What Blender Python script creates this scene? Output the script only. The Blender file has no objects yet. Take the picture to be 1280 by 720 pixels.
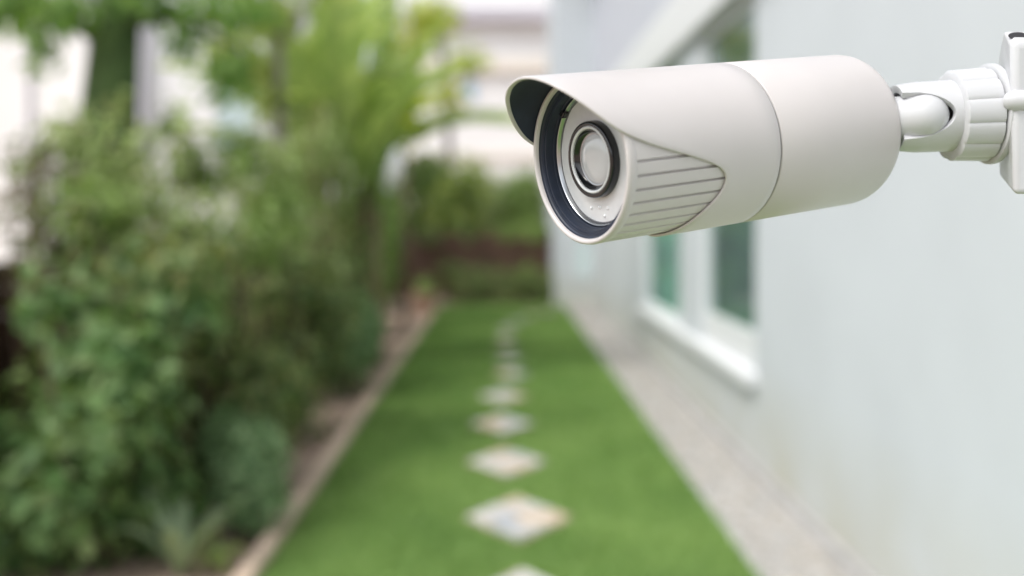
import bpy, bmesh, math, random
import numpy as np
from mathutils import Vector, Matrix

random.seed(7)
rng = np.random.default_rng(11)
scene = bpy.context.scene
PI = math.pi
R_ = math.radians

# ------------------------------------------------------------------ camera
FPX, VX, VY, CAMH = 1280.0, 625.0, 270.0, 1.6      # focal length in px of a 1280 px frame, vanishing point, eye height
cd = bpy.data.cameras.new('camera')
cam = bpy.data.objects.new('camera', cd)
scene.collection.objects.link(cam)
cam.location = (0, 0, CAMH)
cam.rotation_euler = (R_(90), 0, 0)
cd.sensor_width = 36.0
cd.lens = 36.0 * FPX / 1280.0
cd.shift_x = (640 - VX) / 1280.0
cd.shift_y = -(360 - VY) / 1280.0
cd.clip_start = 0.02
cd.clip_end = 500
cd.dof.use_dof = True
cd.dof.focus_distance = 0.553
cd.dof.aperture_fstop = 3.0
scene.camera = cam

# ------------------------------------------------------------------ sky, sun, exposure
SUN_EL, SUN_AZ = 54.0, 234.0        # azimuth clockwise from +Y: from the left
w = bpy.data.worlds.new('World')
scene.world = w
w.use_nodes = True
nt = w.node_tree
nt.nodes.clear()
out = nt.nodes.new('ShaderNodeOutputWorld')
bg = nt.nodes.new('ShaderNodeBackground')
sky = nt.nodes.new('ShaderNodeTexSky')
sky.sky_type = 'NISHITA'
sky.sun_disc = False
sky.sun_elevation = R_(SUN_EL)
sky.sun_rotation = R_(SUN_AZ)
sky.air_density = 1.0
sky.dust_density = 3.0
sky.ozone_density = 1.0
hs = nt.nodes.new('ShaderNodeHueSaturation')      # thin overcast: the blue is veiled
hs.inputs['Saturation'].default_value = 0.28
nt.links.new(sky.outputs[0], hs.inputs['Color'])
nt.links.new(hs.outputs[0], bg.inputs['Color'])
bg.inputs['Strength'].default_value = 0.15
nt.links.new(bg.outputs[0], out.inputs['Surface'])

sd = bpy.data.lights.new('sun', 'SUN')
sd.energy = 1.1
sd.angle = R_(25)
sd.color = (1.0, 0.96, 0.90)
sun = bpy.data.objects.new('sun', sd)
scene.collection.objects.link(sun)
sv = Vector((math.sin(R_(SUN_AZ)) * math.cos(R_(SUN_EL)), math.cos(R_(SUN_AZ)) * math.cos(R_(SUN_EL)), math.sin(R_(SUN_EL))))
sun.rotation_euler = sv.to_track_quat('Z', 'Y').to_euler()

scene.view_settings.view_transform = 'Standard'
scene.view_settings.look = 'None'
scene.view_settings.gamma = 1.0
scene.view_settings.exposure = 0.75
scene.view_settings.use_curve_mapping = False
scene.cycles.use_denoising = True
scene.cycles.max_bounces = 8
scene.cycles.transparent_max_bounces = 12


# ------------------------------------------------------------------ helpers
def at(px, py, Y):
    """the point of the place that the photograph shows at px, py at depth Y"""
    return Vector(((px - VX) * Y / FPX, Y, CAMH - (py - VY) * Y / FPX))


def link(o, parent=None):
    scene.collection.objects.link(o)
    if parent is not None:
        o.parent = parent
    return o


def tag(o, label=None, cat=None, group=None, kind=None):
    if label: o['label'] = label
    if cat: o['category'] = cat
    if group: o['group'] = group
    if kind: o['kind'] = kind
    return o


def empty(name, loc, label, cat, group=None):
    o = bpy.data.objects.new(name, None)
    o.empty_display_size = 0.05
    o.location = loc
    link(o)
    return tag(o, label, cat, group)


def mesh_obj(name, verts, faces, mat, parent=None, smooth=False, off=None):
    me = bpy.data.meshes.new(name)
    if off is not None:
        verts = [(v[0] - off[0], v[1] - off[1], v[2] - off[2]) for v in verts]
    me.from_pydata([tuple(v) for v in verts], [], faces)
    me.materials.append(mat)
    if smooth:
        me.polygons.foreach_set('use_smooth', [True] * len(me.polygons))
    me.update()
    return link(bpy.data.objects.new(name, me), parent)


class MB:
    """collects shapes in world space; build() makes ONE mesh object"""
    def __init__(s):
        s.v, s.f = [], []

    def add(s, verts, faces):
        n = len(s.v)
        s.v += [tuple(v) for v in verts]
        s.f += [tuple(i + n for i in f) for f in faces]
        return s

    def box(s, x0, x1, y0, y1, z0, z1):
        return s.add([(x0, y0, z0), (x1, y0, z0), (x1, y1, z0), (x0, y1, z0), (x0, y0, z1), (x1, y0, z1), (x1, y1, z1), (x0, y1, z1)],
                     [(3, 2, 1, 0), (4, 5, 6, 7), (0, 1, 5, 4), (1, 2, 6, 5), (2, 3, 7, 6), (3, 0, 4, 7)])

    def prism(s, poly, z0, z1, inset=0.0):
        """poly in xy, counter-clockwise"""
        n = len(poly)
        cx = sum(p[0] for p in poly) / n
        cy = sum(p[1] for p in poly) / n
        top = [(cx + (p[0] - cx) * (1 - inset), cy + (p[1] - cy) * (1 - inset), z1) for p in poly]
        v = [(p[0], p[1], z0) for p in poly] + top
        f = [tuple(range(n, 2 * n)), tuple(reversed(range(n)))] + [(i, (i + 1) % n, n + (i + 1) % n, n + i) for i in range(n)]
        return s.add(v, f)

    def tube(s, pts, radii, n=8, caps=True):
        pts = [Vector(p) for p in pts]
        rings = []
        ref = Vector((0.3, 0.9, 0.2)).normalized()
        for i, p in enumerate(pts):
            d = (pts[min(i + 1, len(pts) - 1)] - pts[max(i - 1, 0)]).normalized()
            a = d.cross(ref)
            if a.length < 1e-3: a = d.cross(Vector((1, 0, 0)))
            a.normalize()
            b = d.cross(a)
            rings.append([p + (a * math.cos(2 * PI * k / n) + b * math.sin(2 * PI * k / n)) * radii[i] for k in range(n)])
        v = [q for r in rings for q in r]
        f = []
        for i in range(len(pts) - 1):
            for k in range(n):
                f.append((i * n + k, (i + 1) * n + k, (i + 1) * n + (k + 1) % n, i * n + (k + 1) % n))
        if caps:
            f.append(tuple(range(n)))
            f.append(tuple(reversed(range((len(pts) - 1) * n, len(pts) * n))))
        return s.add(v, f)

    def build(s, name, mat, parent=None, smooth=False, bevel=0.0, seg=2):
        off = parent_origin(parent) if parent is not None else (0, 0, 0)
        o = mesh_obj(name, s.v, s.f, mat, parent, smooth, off)
        if bevel:
            m = o.modifiers.new('bevel', 'BEVEL')
            m.width = bevel
            m.segments = seg
            m.limit_method = 'ANGLE'
            m.angle_limit = R_(35)
        return o


def parent_origin(p):
    t = Vector((0, 0, 0))
    while p is not None:
        t += p.location
        p = p.parent
    return t


# ------------------------------------------------------------------ materials
def mat(name, col, rough=0.6, var=0.0, scale=8.0, bump=0.0, bscale=60.0, metal=0.0, coat=0.0, spec=0.5, col2=None, detail=4.0):
    m = bpy.data.materials.new(name)
    m.use_nodes = True
    t = m.node_tree
    b = t.nodes['Principled BSDF']
    b.inputs['Roughness'].default_value = rough
    b.inputs['Metallic'].default_value = metal
    b.inputs['Coat Weight'].default_value = coat
    b.inputs['Coat Roughness'].default_value = 0.08
    b.inputs['Specular IOR Level'].default_value = spec
    b.inputs['Base Color'].default_value = (*col, 1)
    geo = t.nodes.new('ShaderNodeNewGeometry')
    if var or col2:
        n = t.nodes.new('ShaderNodeTexNoise')
        n.inputs['Scale'].default_value = scale
        n.inputs['Detail'].default_value = detail
        t.links.new(geo.outputs['Position'], n.inputs['Vector'])
        r = t.nodes.new('ShaderNodeValToRGB')
        r.color_ramp.elements[0].position = 0.32
        r.color_ramp.elements[1].position = 0.68
        c2 = col2 or tuple(min(1, c * (1 + var)) for c in col)
        c1 = col if col2 else tuple(c * (1 - var) for c in col)
        r.color_ramp.elements[0].color = (*c1, 1)
        r.color_ramp.elements[1].color = (*c2, 1)
        t.links.new(n.outputs['Fac'], r.inputs['Fac'])
        t.links.new(r.outputs[0], b.inputs['Base Color'])
    if bump:
        n2 = t.nodes.new('ShaderNodeTexNoise')
        n2.inputs['Scale'].default_value = bscale
        n2.inputs['Detail'].default_value = 3
        t.links.new(geo.outputs['Position'], n2.inputs['Vector'])
        bp = t.nodes.new('ShaderNodeBump')
        bp.inputs['Strength'].default_value = bump
        bp.inputs['Distance'].default_value = 0.3 / bscale
        t.links.new(n2.outputs['Fac'], bp.inputs['Height'])
        t.links.new(bp.outputs[0], b.inputs['Normal'])
    return m


def leaf_mat(name, cols, trans=0.35, rough=0.45, gain=1.7, patch=0.0):
    """foliage: colour differs from leaf to leaf, light passes through"""
    m = bpy.data.materials.new(name)
    m.use_nodes = True
    t = m.node_tree
    b = t.nodes['Principled BSDF']
    o = t.nodes['Material Output']
    geo = t.nodes.new('ShaderNodeNewGeometry')
    r = t.nodes.new('ShaderNodeValToRGB')
    els = r.color_ramp.elements
    while len(els) < len(cols): els.new(0.5)
    cols = [tuple(min(.8, q * gain) for q in c) for c in cols]
    for i, c in enumerate(cols):
        els[i].position = i / max(1, len(cols) - 1)
        els[i].color = (*c, 1)
    t.links.new(geo.outputs['Random Per Island'], r.inputs['Fac'])
    src = r.outputs[0]
    if patch:                                   # uneven growth: patches a metre or so across
        n = t.nodes.new('ShaderNodeTexNoise')
        n.inputs['Scale'].default_value = patch
        n.inputs['Detail'].default_value = 4
        t.links.new(geo.outputs['Position'], n.inputs['Vector'])
        r2 = t.nodes.new('ShaderNodeValToRGB')
        r2.color_ramp.elements[0].position = 0.35
        r2.color_ramp.elements[1].position = 0.68
        r2.color_ramp.elements[0].color = (0.74, 0.80, 0.70, 1)
        r2.color_ramp.elements[1].color = (1.20, 1.12, 1.15, 1)
        t.links.new(n.outputs['Fac'], r2.inputs['Fac'])
        m2 = t.nodes.new('ShaderNodeMixRGB')
        m2.blend_type = 'MULTIPLY'
        m2.inputs['Fac'].default_value = 1
        t.links.new(r.outputs[0], m2.inputs['Color1'])
        t.links.new(r2.outputs[0], m2.inputs['Color2'])
        src = m2.outputs[0]
    t.links.new(src, b.inputs['Base Color'])
    b.inputs['Roughness'].default_value = rough
    b.inputs['Specular IOR Level'].default_value = 0.35
    tr = t.nodes.new('ShaderNodeBsdfTranslucent')
    mx = t.nodes.new('ShaderNodeMixRGB')
    mx.blend_type = 'MULTIPLY'
    mx.inputs['Fac'].default_value = 1
    mx.inputs['Color2'].default_value = (1.25, 1.25, 0.75, 1)
    t.links.new(src, mx.inputs['Color1'])
    t.links.new(mx.outputs[0], tr.inputs['Color'])
    ms = t.nodes.new('ShaderNodeMixShader')
    ms.inputs['Fac'].default_value = trans
    t.links.new(b.outputs[0], ms.inputs[1])
    t.links.new(tr.outputs[0], ms.inputs[2])
    t.links.new(ms.outputs[0], o.inputs['Surface'])
    return m


def glass_mat(name, tint, refl=1.5):
    m = bpy.data.materials.new(name)
    m.use_nodes = True
    t = m.node_tree
    t.nodes.remove(t.nodes['Principled BSDF'])
    o = t.nodes['Material Output']
    tr = t.nodes.new('ShaderNodeBsdfTransparent')
    tr.inputs['Color'].default_value = (*tint, 1)
    gl = t.nodes.new('ShaderNodeBsdfGlossy')
    gl.inputs['Roughness'].default_value = 0.02
    lw = t.nodes.new('ShaderNodeLayerWeight')
    lw.inputs['Blend'].default_value = 0.5
    pw = t.nodes.new('ShaderNodeMath')
    pw.operation = 'POWER'
    pw.inputs[1].default_value = 5.0
    t.links.new(lw.outputs['Facing'], pw.inputs[0])
    fr = t.nodes.new('ShaderNodeMath')
    fr.operation = 'MULTIPLY_ADD'
    fr.inputs[1].default_value = 0.72
    fr.inputs[2].default_value = 0.04
    t.links.new(pw.outputs[0], fr.inputs[0])
    ms = t.nodes.new('ShaderNodeMixShader')
    t.links.new(fr.outputs[0], ms.inputs['Fac'])
    t.links.new(tr.outputs[0], ms.inputs[1])
    t.links.new(gl.outputs[0], ms.inputs[2])
    t.links.new(ms.outputs[0], o.inputs['Surface'])
    return m


def wall_mat(name, col, dirt, zlo, zhi):
    """painted render with faint mottling and splashed soil near its foot"""
    m = mat(name, col, 0.75, 0.03, 1.3, 0.25, 90)
    t = m.node_tree
    b = t.nodes['Principled BSDF']
    geo = [n for n in t.nodes if n.type == 'NEW_GEOMETRY'][0]
    src = b.inputs['Base Color'].links[0].from_socket
    sx = t.nodes.new('ShaderNodeSeparateXYZ')
    t.links.new(geo.outputs['Position'], sx.inputs[0])
    mr = t.nodes.new('ShaderNodeMapRange')
    mr.inputs['From Min'].default_value = zhi
    mr.inputs['From Max'].default_value = zlo
    t.links.new(sx.outputs['Z'], mr.inputs['Value'])
    n = t.nodes.new('ShaderNodeTexNoise')
    n.inputs['Scale'].default_value = 2.2
    n.inputs['Detail'].default_value = 6
    t.links.new(geo.outputs['Position'], n.inputs['Vector'])
    mul = t.nodes.new('ShaderNodeMath')
    mul.operation = 'MULTIPLY'
    t.links.new(mr.outputs[0], mul.inputs[0])
    t.links.new(n.outputs['Fac'], mul.inputs[1])
    mx = t.nodes.new('ShaderNodeMixRGB')
    mx.inputs['Color2'].default_value = (*dirt, 1)
    t.links.new(mul.outputs[0], mx.inputs['Fac'])
    t.links.new(src, mx.inputs['Color1'])
    t.links.new(mx.outputs[0], b.inputs['Base Color'])
    return m


M = {}
M['soil'] = mat('soil', (0.28, 0.20, 0.155), 0.95, scale=5, bump=0.8, bscale=40, col2=(0.46, 0.35, 0.28))
M['turf'] = mat('turf', (0.11, 0.19, 0.04), 0.9, scale=3.0, col2=(0.15, 0.24, 0.06), bump=0.6, bscale=60)
M['grass'] = leaf_mat('grass_blades', [(0.090, 0.162, 0.042), (0.122, 0.202, 0.060), (0.165, 0.242, 0.085)], 0.25, 0.5, gain=1.95, patch=1.1)
M['apron'] = mat('concrete_apron', (0.33, 0.325, 0.315), 0.9, scale=10, col2=(0.47, 0.46, 0.45), bump=0.7, bscale=45)
M['pebble'] = leaf_mat('pebbles', [(0.34, 0.32, 0.29), (0.55, 0.53, 0.50), (0.70, 0.68, 0.64), (0.50, 0.43, 0.34)], 0.0, 0.8, gain=0.85)
M['kerb'] = mat('kerb_concrete', (0.58, 0.44, 0.34), 0.9, scale=12, col2=(0.70, 0.56, 0.45), bump=0.6, bscale=70)
M['mortar'] = mat('mortar', (0.46, 0.37, 0.28), 0.95, 0.15, 30, 0.6, 90)
M['slate'] = mat('slate_pale', (0.50, 0.49, 0.47), 0.8, scale=9, col2=(0.60, 0.585, 0.56), bump=0.5, bscale=60)
M['slate_blue'] = mat('slate_blue', (0.33, 0.36, 0.40), 0.8, scale=9, col2=(0.46, 0.48, 0.50), bump=0.5, bscale=60)
M['slate_tan'] = mat('slate_tan', (0.55, 0.42, 0.30), 0.8, scale=9, col2=(0.62, 0.53, 0.42), bump=0.5, bscale=60)
M['wall'] = wall_mat('house_render', (0.55, 0.586, 0.62), (0.42, 0.40, 0.28), 0.0, 0.70)
M['wall_upper'] = mat('lavender_render', (0.50, 0.52, 0.58), 0.8, 0.03, 2, 0.2, 90)
M['trim'] = mat('white_trim', (0.70, 0.715, 0.73), 0.55, 0.02, 6)
M['glass'] = glass_mat('window_glass', (0.85, 0.93, 0.91))
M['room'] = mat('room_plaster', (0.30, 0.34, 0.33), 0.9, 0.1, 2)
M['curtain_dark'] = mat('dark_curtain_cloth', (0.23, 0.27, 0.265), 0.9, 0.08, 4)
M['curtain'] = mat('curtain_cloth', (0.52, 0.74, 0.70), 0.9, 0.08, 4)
M['timber'] = mat('brown_timber', (0.085, 0.045, 0.032), 0.75, scale=5, col2=(0.135, 0.072, 0.05), bump=0.4, bscale=40)
M['timber_red'] = mat('red_brown_timber', (0.105, 0.055, 0.04), 0.75, scale=5, col2=(0.15, 0.085, 0.06), bump=0.4, bscale=40)
M['terracotta'] = mat('terracotta', (0.42, 0.28, 0.21), 0.85, 0.15, 9, 0.3, 60)
M['nb_white'] = mat('neighbour_white', (0.88, 0.87, 0.86), 0.8, 0.03, 1)
M['nb_cream'] = mat('neighbour_cream', (0.80, 0.74, 0.66), 0.8, 0.03, 1)
M['nb_lav'] = mat('neighbour_lavender', (0.55, 0.53, 0.58), 0.8, 0.04, 1)
M['nb_roof'] = mat('neighbour_roof', (0.38, 0.36, 0.40), 0.8, 0.1, 3)
M['nb_pane'] = mat('neighbour_pane', (0.58, 0.70, 0.71), 0.15, 0.05, 1)
M['nb_blue'] = mat('neighbour_blue_pane', (0.42, 0.60, 0.74), 0.15, 0.05, 1)
M['bark_moss'] = mat('mossy_bark', (0.050, 0.085, 0.028), 0.95, scale=5, col2=(0.085, 0.14, 0.045), bump=1.0, bscale=18)
M['bark'] = mat('grey_bark', (0.20, 0.18, 0.16), 0.9, scale=9, col2=(0.32, 0.29, 0.26), bump=0.8, bscale=30)
M['stem'] = mat('woody_stem', (0.13, 0.085, 0.06), 0.9, 0.2, 12, 0.5, 40)
M['palm_stem'] = mat('palm_stem', (0.16, 0.17, 0.07), 0.7, scale=6, col2=(0.24, 0.15, 0.09), bump=0.4, bscale=25)
M['lf_broad'] = leaf_mat('broad_leaf', [(0.040, 0.085, 0.028), (0.075, 0.14, 0.045), (0.115, 0.185, 0.07), (0.14, 0.19, 0.08)], 0.35)
M['lf_mid'] = leaf_mat('mid_leaf', [(0.075, 0.13, 0.030), (0.115, 0.17, 0.045), (0.16, 0.22, 0.075), (0.10, 0.13, 0.05)], 0.35, gain=2.1)
M['lf_pale'] = leaf_mat('variegated_leaf', [(0.10, 0.15, 0.045), (0.17, 0.225, 0.09), (0.24, 0.29, 0.14), (0.15, 0.15, 0.08)], 0.35, gain=2.1)
M['lf_blue'] = leaf_mat('blue_green_leaf', [(0.060, 0.115, 0.050), (0.11, 0.18, 0.085), (0.18, 0.25, 0.135)], 0.3, gain=1.9)
M['lf_hedge'] = leaf_mat('hedge_leaf', [(0.030, 0.060, 0.020), (0.075, 0.115, 0.040), (0.115, 0.155, 0.055), (0.15, 0.15, 0.07), (0.07, 0.12, 0.04)], 0.35, gain=2.0)
M['lf_dark'] = leaf_mat('dark_leaf', [(0.025, 0.060, 0.018), (0.045, 0.095, 0.03), (0.065, 0.11, 0.04)], 0.3, gain=2.4)
M['lf_yellow'] = leaf_mat('yellow_green_leaf', [(0.17, 0.27, 0.035), (0.27, 0.36, 0.055), (0.36, 0.38, 0.06), (0.32, 0.26, 0.08)], 0.45)
M['lf_twig'] = leaf_mat('purplish_leaf', [(0.12, 0.09, 0.08), (0.16, 0.15, 0.11), (0.10, 0.14, 0.07)], 0.3)
M['lf_palm'] = leaf_mat('palm_leaf', [(0.11, 0.165, 0.06), (0.165, 0.22, 0.08), (0.24, 0.285, 0.115)], 0.5, 0.35, gain=2.05)
M['lf_canopy'] = leaf_mat('canopy_leaf', [(0.06, 0.12, 0.035), (0.10, 0.17, 0.05), (0.16, 0.23, 0.08)], 0.5, 0.4, gain=2.2)
M['lf_light'] = leaf_mat('light_leaf', [(0.14, 0.21, 0.06), (0.22, 0.29, 0.09), (0.30, 0.33, 0.10)], 0.5, gain=1.6)
M['lf_strap'] = leaf_mat('strap_leaf', [(0.20, 0.29, 0.15), (0.30, 0.38, 0.24)], 0.3, 0.4, gain=1.1)

# ------------------------------------------------------------------ ground
GX0, GX1, WALLX, FAR = -1.07, 1.146, 1.63, 18.1
g = MB().add([(-120, -40, -0.012), (120, -40, -0.012), (120, 260, -0.012), (-120, 260, -0.012)], [(0, 1, 2, 3)])
tag(g.build('ground', M['soil']), kind='structure')
g = MB().box(GX0, GX1, -3, FAR + 0.3, -0.008, 0.0)
tag(g.build('lawn', M['turf']), kind='structure')
g = MB().box(GX1, WALLX, -3, FAR, -0.008, 0.006)
tag(g.build('wall_apron', M['apron']), kind='structure')

# stepping stones: centre from the photograph, along the path
ST = [(655, 758), (648, 651), (633, 581), (628, 533), (629, 498), (639, 471), (637, 452), (634, 437), (631, 424), (634, 413), (646, 404), (663, 396.5), (686, 391)]
SW0, SL0 = 0.285, 0.40
SS = [1, 1, .92, .88, .80, .68, .60, .55, .5, .5, .5, .5, .5]
STONES = []
for px, py in ST:
    Y = FPX * CAMH / (py - VY)
    STONES.append(((px - VX) * Y / FPX, Y))

# grass: one mass of blades
n = 150000
yy = 3.6 + (FAR + 0.25 - 3.6) * rng.random(n) ** 1.35
xx = GX0 + 0.02 + (GX1 - GX0 - 0.03) * rng.random(n)
keep = np.ones(n, bool)
for (sx, sy), k_ in zip(STONES, SS):
    SW, SL = SW0 * k_, SL0 * k_
    keep &= (np.abs(xx - sx) / (SW - 0.005) + np.abs(yy - sy) / (SL - 0.005)) > 1
xx, yy = xx[keep], yy[keep]
n = len(xx)
a = rng.random(n) * 2 * PI
h = 0.022 + 0.022 * rng.random(n)
lean = 0.055 * rng.random(n)
b = rng.random(n) * 2 * PI
wd = 0.004
P = np.zeros((n, 3, 3))
P[:, 0, 0] = xx - np.cos(a) * wd; P[:, 0, 1] = yy - np.sin(a) * wd
P[:, 1, 0] = xx + np.cos(a) * wd; P[:, 1, 1] = yy + np.sin(a) * wd
P[:, 2, 0] = xx + np.cos(b) * lean; P[:, 2, 1] = yy + np.sin(b) * lean; P[:, 2, 2] = h


def tri_soup(name, V, F, m, parent=None, off=(0, 0, 0), smooth=False):
    """V (k,3) points, F (m,nv) indices"""
    V = np.asarray(V, np.float32) - np.asarray(off, np.float32)
    F = np.asarray(F, np.int32)
    me = bpy.data.meshes.new(name)
    me.vertices.add(len(V))
    me.vertices.foreach_set('co', V.ravel())
    me.loops.add(F.size)
    me.loops.foreach_set('vertex_index', F.ravel())
    me.polygons.add(len(F))
    me.polygons.foreach_set('loop_start', np.arange(0, F.size, F.shape[1], dtype=np.int32))
    me.materials.append(m)
    me.update(calc_edges=True)
    me.validate()
    return link(bpy.data.objects.new(name, me), parent)


o = tri_soup('grass', P.reshape(-1, 3), np.arange(3 * n).reshape(-1, 3), M['grass'])
tag(o, 'short green mown grass covering the lawn along the path', 'grass', kind='stuff')

# pebbles bedded in the strip under the house wall
n = 5200
py_ = 3.6 + (FAR - 3.7) * rng.random(n) ** 1.5
px_ = GX1 + 0.03 + (WALLX - GX1 - 0.13) * rng.random(n)
r = 0.008 + 0.018 * rng.random(n) ** 2
oct_ = np.array([(1, 0, 0), (0, 1, 0), (-1, 0, 0), (0, -1, 0), (0, 0, 0.55), (0, 0, -0.5)], float)
of = np.array([(0, 1, 4), (1, 2, 4), (2, 3, 4), (3, 0, 4), (1, 0, 5), (2, 1, 5), (3, 2, 5), (0, 3, 5)])
an = rng.random(n) * PI
V = np.zeros((n, 6, 3))
st = 0.7 + 0.6 * rng.random(n)
for k in range(6):
    V[:, k, 0] = px_ + r * (oct_[k, 0] * np.cos(an) - oct_[k, 1] * st * np.sin(an))
    V[:, k, 1] = py_ + r * (oct_[k, 0] * np.sin(an) + oct_[k, 1] * st * np.cos(an))
    V[:, k, 2] = 0.008 + r * oct_[k, 2]
F = (of[None] + 6 * np.arange(n)[:, None, None]).reshape(-1, 3)
o = tri_soup('gravel', V.reshape(-1, 3), F, M['pebble'])
tag(o, 'pale grey gravel bedded along the foot of the white house wall', 'gravel', kind='stuff')


# ------------------------------------------------------------------ stepping stones
def clip(poly, p, d):
    """keep the part of poly with (q-p).d <= 0"""
    res = []
    for i in range(len(poly)):
        a_, b_ = poly[i], poly[(i + 1) % len(poly)]
        da = (a_[0] - p[0]) * d[0] + (a_[1] - p[1]) * d[1]
        db = (b_[0] - p[0]) * d[0] + (b_[1] - p[1]) * d[1]
        if da <= 0: res.append(a_)
        if da * db < 0:
            t = da / (da - db)
            res.append((a_[0] + t * (b_[0] - a_[0]), a_[1] + t * (b_[1] - a_[1])))
    return res


ORD = ['diamond stepping stone cut off by the bottom edge of the picture',
       'largest whole diamond stepping stone, of grey and tan stone pieces, nearest in the lawn',
       'second whole diamond stepping stone counted from the bottom of the picture',
       'third whole diamond stepping stone counted from the bottom of the picture',
       'fourth whole diamond stepping stone counted from the bottom of the picture',
       'fifth whole diamond stepping stone, set a little right of the fourth',
       'sixth whole diamond stepping stone counted from the bottom of the picture',
       'seventh whole diamond stepping stone counted from the bottom of the picture',
       'eighth whole diamond stepping stone, leftmost where the path starts to bend',
       'ninth whole diamond stepping stone, the first of the bend to the right',
       'tenth whole diamond stepping stone, in the middle of the far bend',
       'eleventh diamond stepping stone, last but one before the far house corner',
       'farthest diamond stepping stone at the end of the path by the house corner']
rs = random.Random(5)
for i, (sx, sy) in enumerate(STONES):
    SW, SL = SW0 * SS[i], SL0 * SS[i]
    root = empty('stepping_stone', (sx, sy, 0), ORD[i], 'stepping stone', 'diamond stepping stones across the lawn')
    dia = [(sx + SW, sy), (sx, sy + SL), (sx - SW, sy), (sx, sy - SL)]
    MB().prism(dia, -0.006, 0.020).build('mortar_bed', M['mortar'], root)
    k = 8 if i < 4 else (5 if i < 7 else 3)
    seeds = []
    while len(seeds) < k:
        q = (sx + rs.uniform(-SW, SW), sy + rs.uniform(-SL, SL))
        if abs(q[0] - sx) / SW + abs(q[1] - sy) / SL < 0.9 and all(math.hypot(q[0] - s[0], q[1] - s[1]) > 0.13 * SS[i] for s in seeds): seeds.append(q)
        elif rs.random() < 0.01: k -= 1
    for j, s in enumerate(seeds):
        poly = [(sx + (p[0] - sx) * 0.97, sy + (p[1] - sy) * 0.97) for p in dia]
        for t in seeds:
            if t is not s and poly:
                poly = clip(poly, ((s[0] + t[0]) / 2, (s[1] + t[1]) / 2), (t[0] - s[0], t[1] - s[1]))
        if len(poly) < 3: continue
        cx = sum(p[0] for p in poly) / len(poly); cy = sum(p[1] for p in poly) / len(poly)
        poly = [(cx + (p[0] - cx) * 0.9, cy + (p[1] - cy) * 0.9) for p in poly]
        MB().prism(poly, 0.012, 0.028 + rs.uniform(0, 0.006), 0.04).build('stone_piece', M[['slate', 'slate_blue', 'slate', 'slate_tan', 'slate'][(j + i) % 5]], root)

# ------------------------------------------------------------------ lawn edging on the left
root = empty('lawn_edging', (GX0 - 0.05, 3.4, 0), 'tan brick edging between the lawn and the planting bed', 'edging')
base = [None, None]
y = 3.4
i = 0
while y < FAR + 0.2:
    ln = 0.218
    if i < 6:
        w_ = 0.078 + rs.uniform(-.003, .003)
        o = MB().box(GX0 - w_, GX0 - 0.002, y + 0.004, y + ln - 0.004, -0.03, 0.055 + rs.uniform(-.004, .004)).build('brick', M['kerb'], root, bevel=0.006, seg=1)
        base.append(o)
    else:
        o = base[2 + i % 6].copy()
        link(o, root)
        o.location = (rs.uniform(-.005, .004), (i - i % 6) * ln, 0)
    y += ln
    i += 1

# ------------------------------------------------------------------ the house on the right
house = empty('house', (WALLX, 9, 0), 'white rendered house with two large windows on the right side of the path', 'house')
W1 = (6.54, 8.33)       # nearer window, along Y
W2 = (9.3, 11.63)       # farther window
ZS, ZH, ZT = 0.59, 3.05, 5.2
YN, YF = -2.5, FAR


def wall_grid(ys, zs, hole, x, depth):
    mb = MB()
    for i in range(len(ys) - 1):
        for j in range(len(zs) - 1):
            y0, y1, z0, z1 = ys[i], ys[i + 1], zs[j], zs[j + 1]
            if hole(i, j):
                mb.add([(x, y0, z0), (x + depth, y0, z0), (x + depth, y0, z1), (x, y0, z1)], [(3, 2, 1, 0)])
                mb.add([(x, y1, z0), (x + depth, y1, z0), (x + depth, y1, z1), (x, y1, z1)], [(0, 1, 2, 3)])
                mb.add([(x, y0, z0), (x + depth, y0, z0), (x + depth, y1, z0), (x, y1, z0)], [(0, 1, 2, 3)])
                mb.add([(x, y0, z1), (x + depth, y0, z1), (x + depth, y1, z1), (x, y1, z1)], [(3, 2, 1, 0)])
            else:
                mb.add([(x, y0, z0), (x, y1, z0), (x, y1, z1), (x, y0, z1)], [(3, 2, 1, 0)])
    return mb


ys = [YN, W1[0], W1[1], W2[0], W2[1], YF]
mb = wall_grid(ys, [-0.05, ZS, ZH, 3.57], lambda i, j: j == 1 and i in (1, 3), WALLX, 0.22)
mb.add([(WALLX, YN, -0.05), (WALLX + 6, YN, -0.05), (WALLX + 6, YN, 3.57), (WALLX, YN, 3.57)], [(0, 1, 2, 3)])
mb.build('wall', M['wall'], house)
# lavender upper storey, and an out-of-view eave added to shade it
mb = MB().add([(WALLX + 0.03, YN, 3.57), (WALLX + 0.03, YF, 3.57), (WALLX + 0.03, YF, 6.4), (WALLX + 0.03, YN, 6.4)], [(3, 2, 1, 0)])
mb.add([(WALLX + 0.03, YN, 3.57), (WALLX + 6, YN, 3.57), (WALLX + 6, YN, 6.4), (WALLX + 0.03, YN, 6.4)], [(0, 1, 2, 3)])
o = mb.build('upper_wall', M['wall_upper'], house)
tag(o, 'lavender grey upper wall above the white band')
MB().box(WALLX - 0.55, WALLX + 6, YN - 0.3, YF + 3.2, 6.4, 6.6).build('roof', M['trim'], house)
MB().box(WALLX - 0.09, WALLX - 0.001, YN, YF - 0.02, ZH + 0.03, 3.56).build('lintel_band', M['trim'], house, bevel=0.01)
MB().box(WALLX - 0.08, WALLX + 0.10, W1[0] - 0.05, W2[1] + 0.05, 0.515, ZS + 0.004).build('window_sill', M['trim'], house, bevel=0.01)
MB().box(WALLX - 0.055, WALLX - 0.002, YN, YF - 0.02, 0.0, 0.05).build('plinth', M['apron'], house, bevel=0.01)
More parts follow.
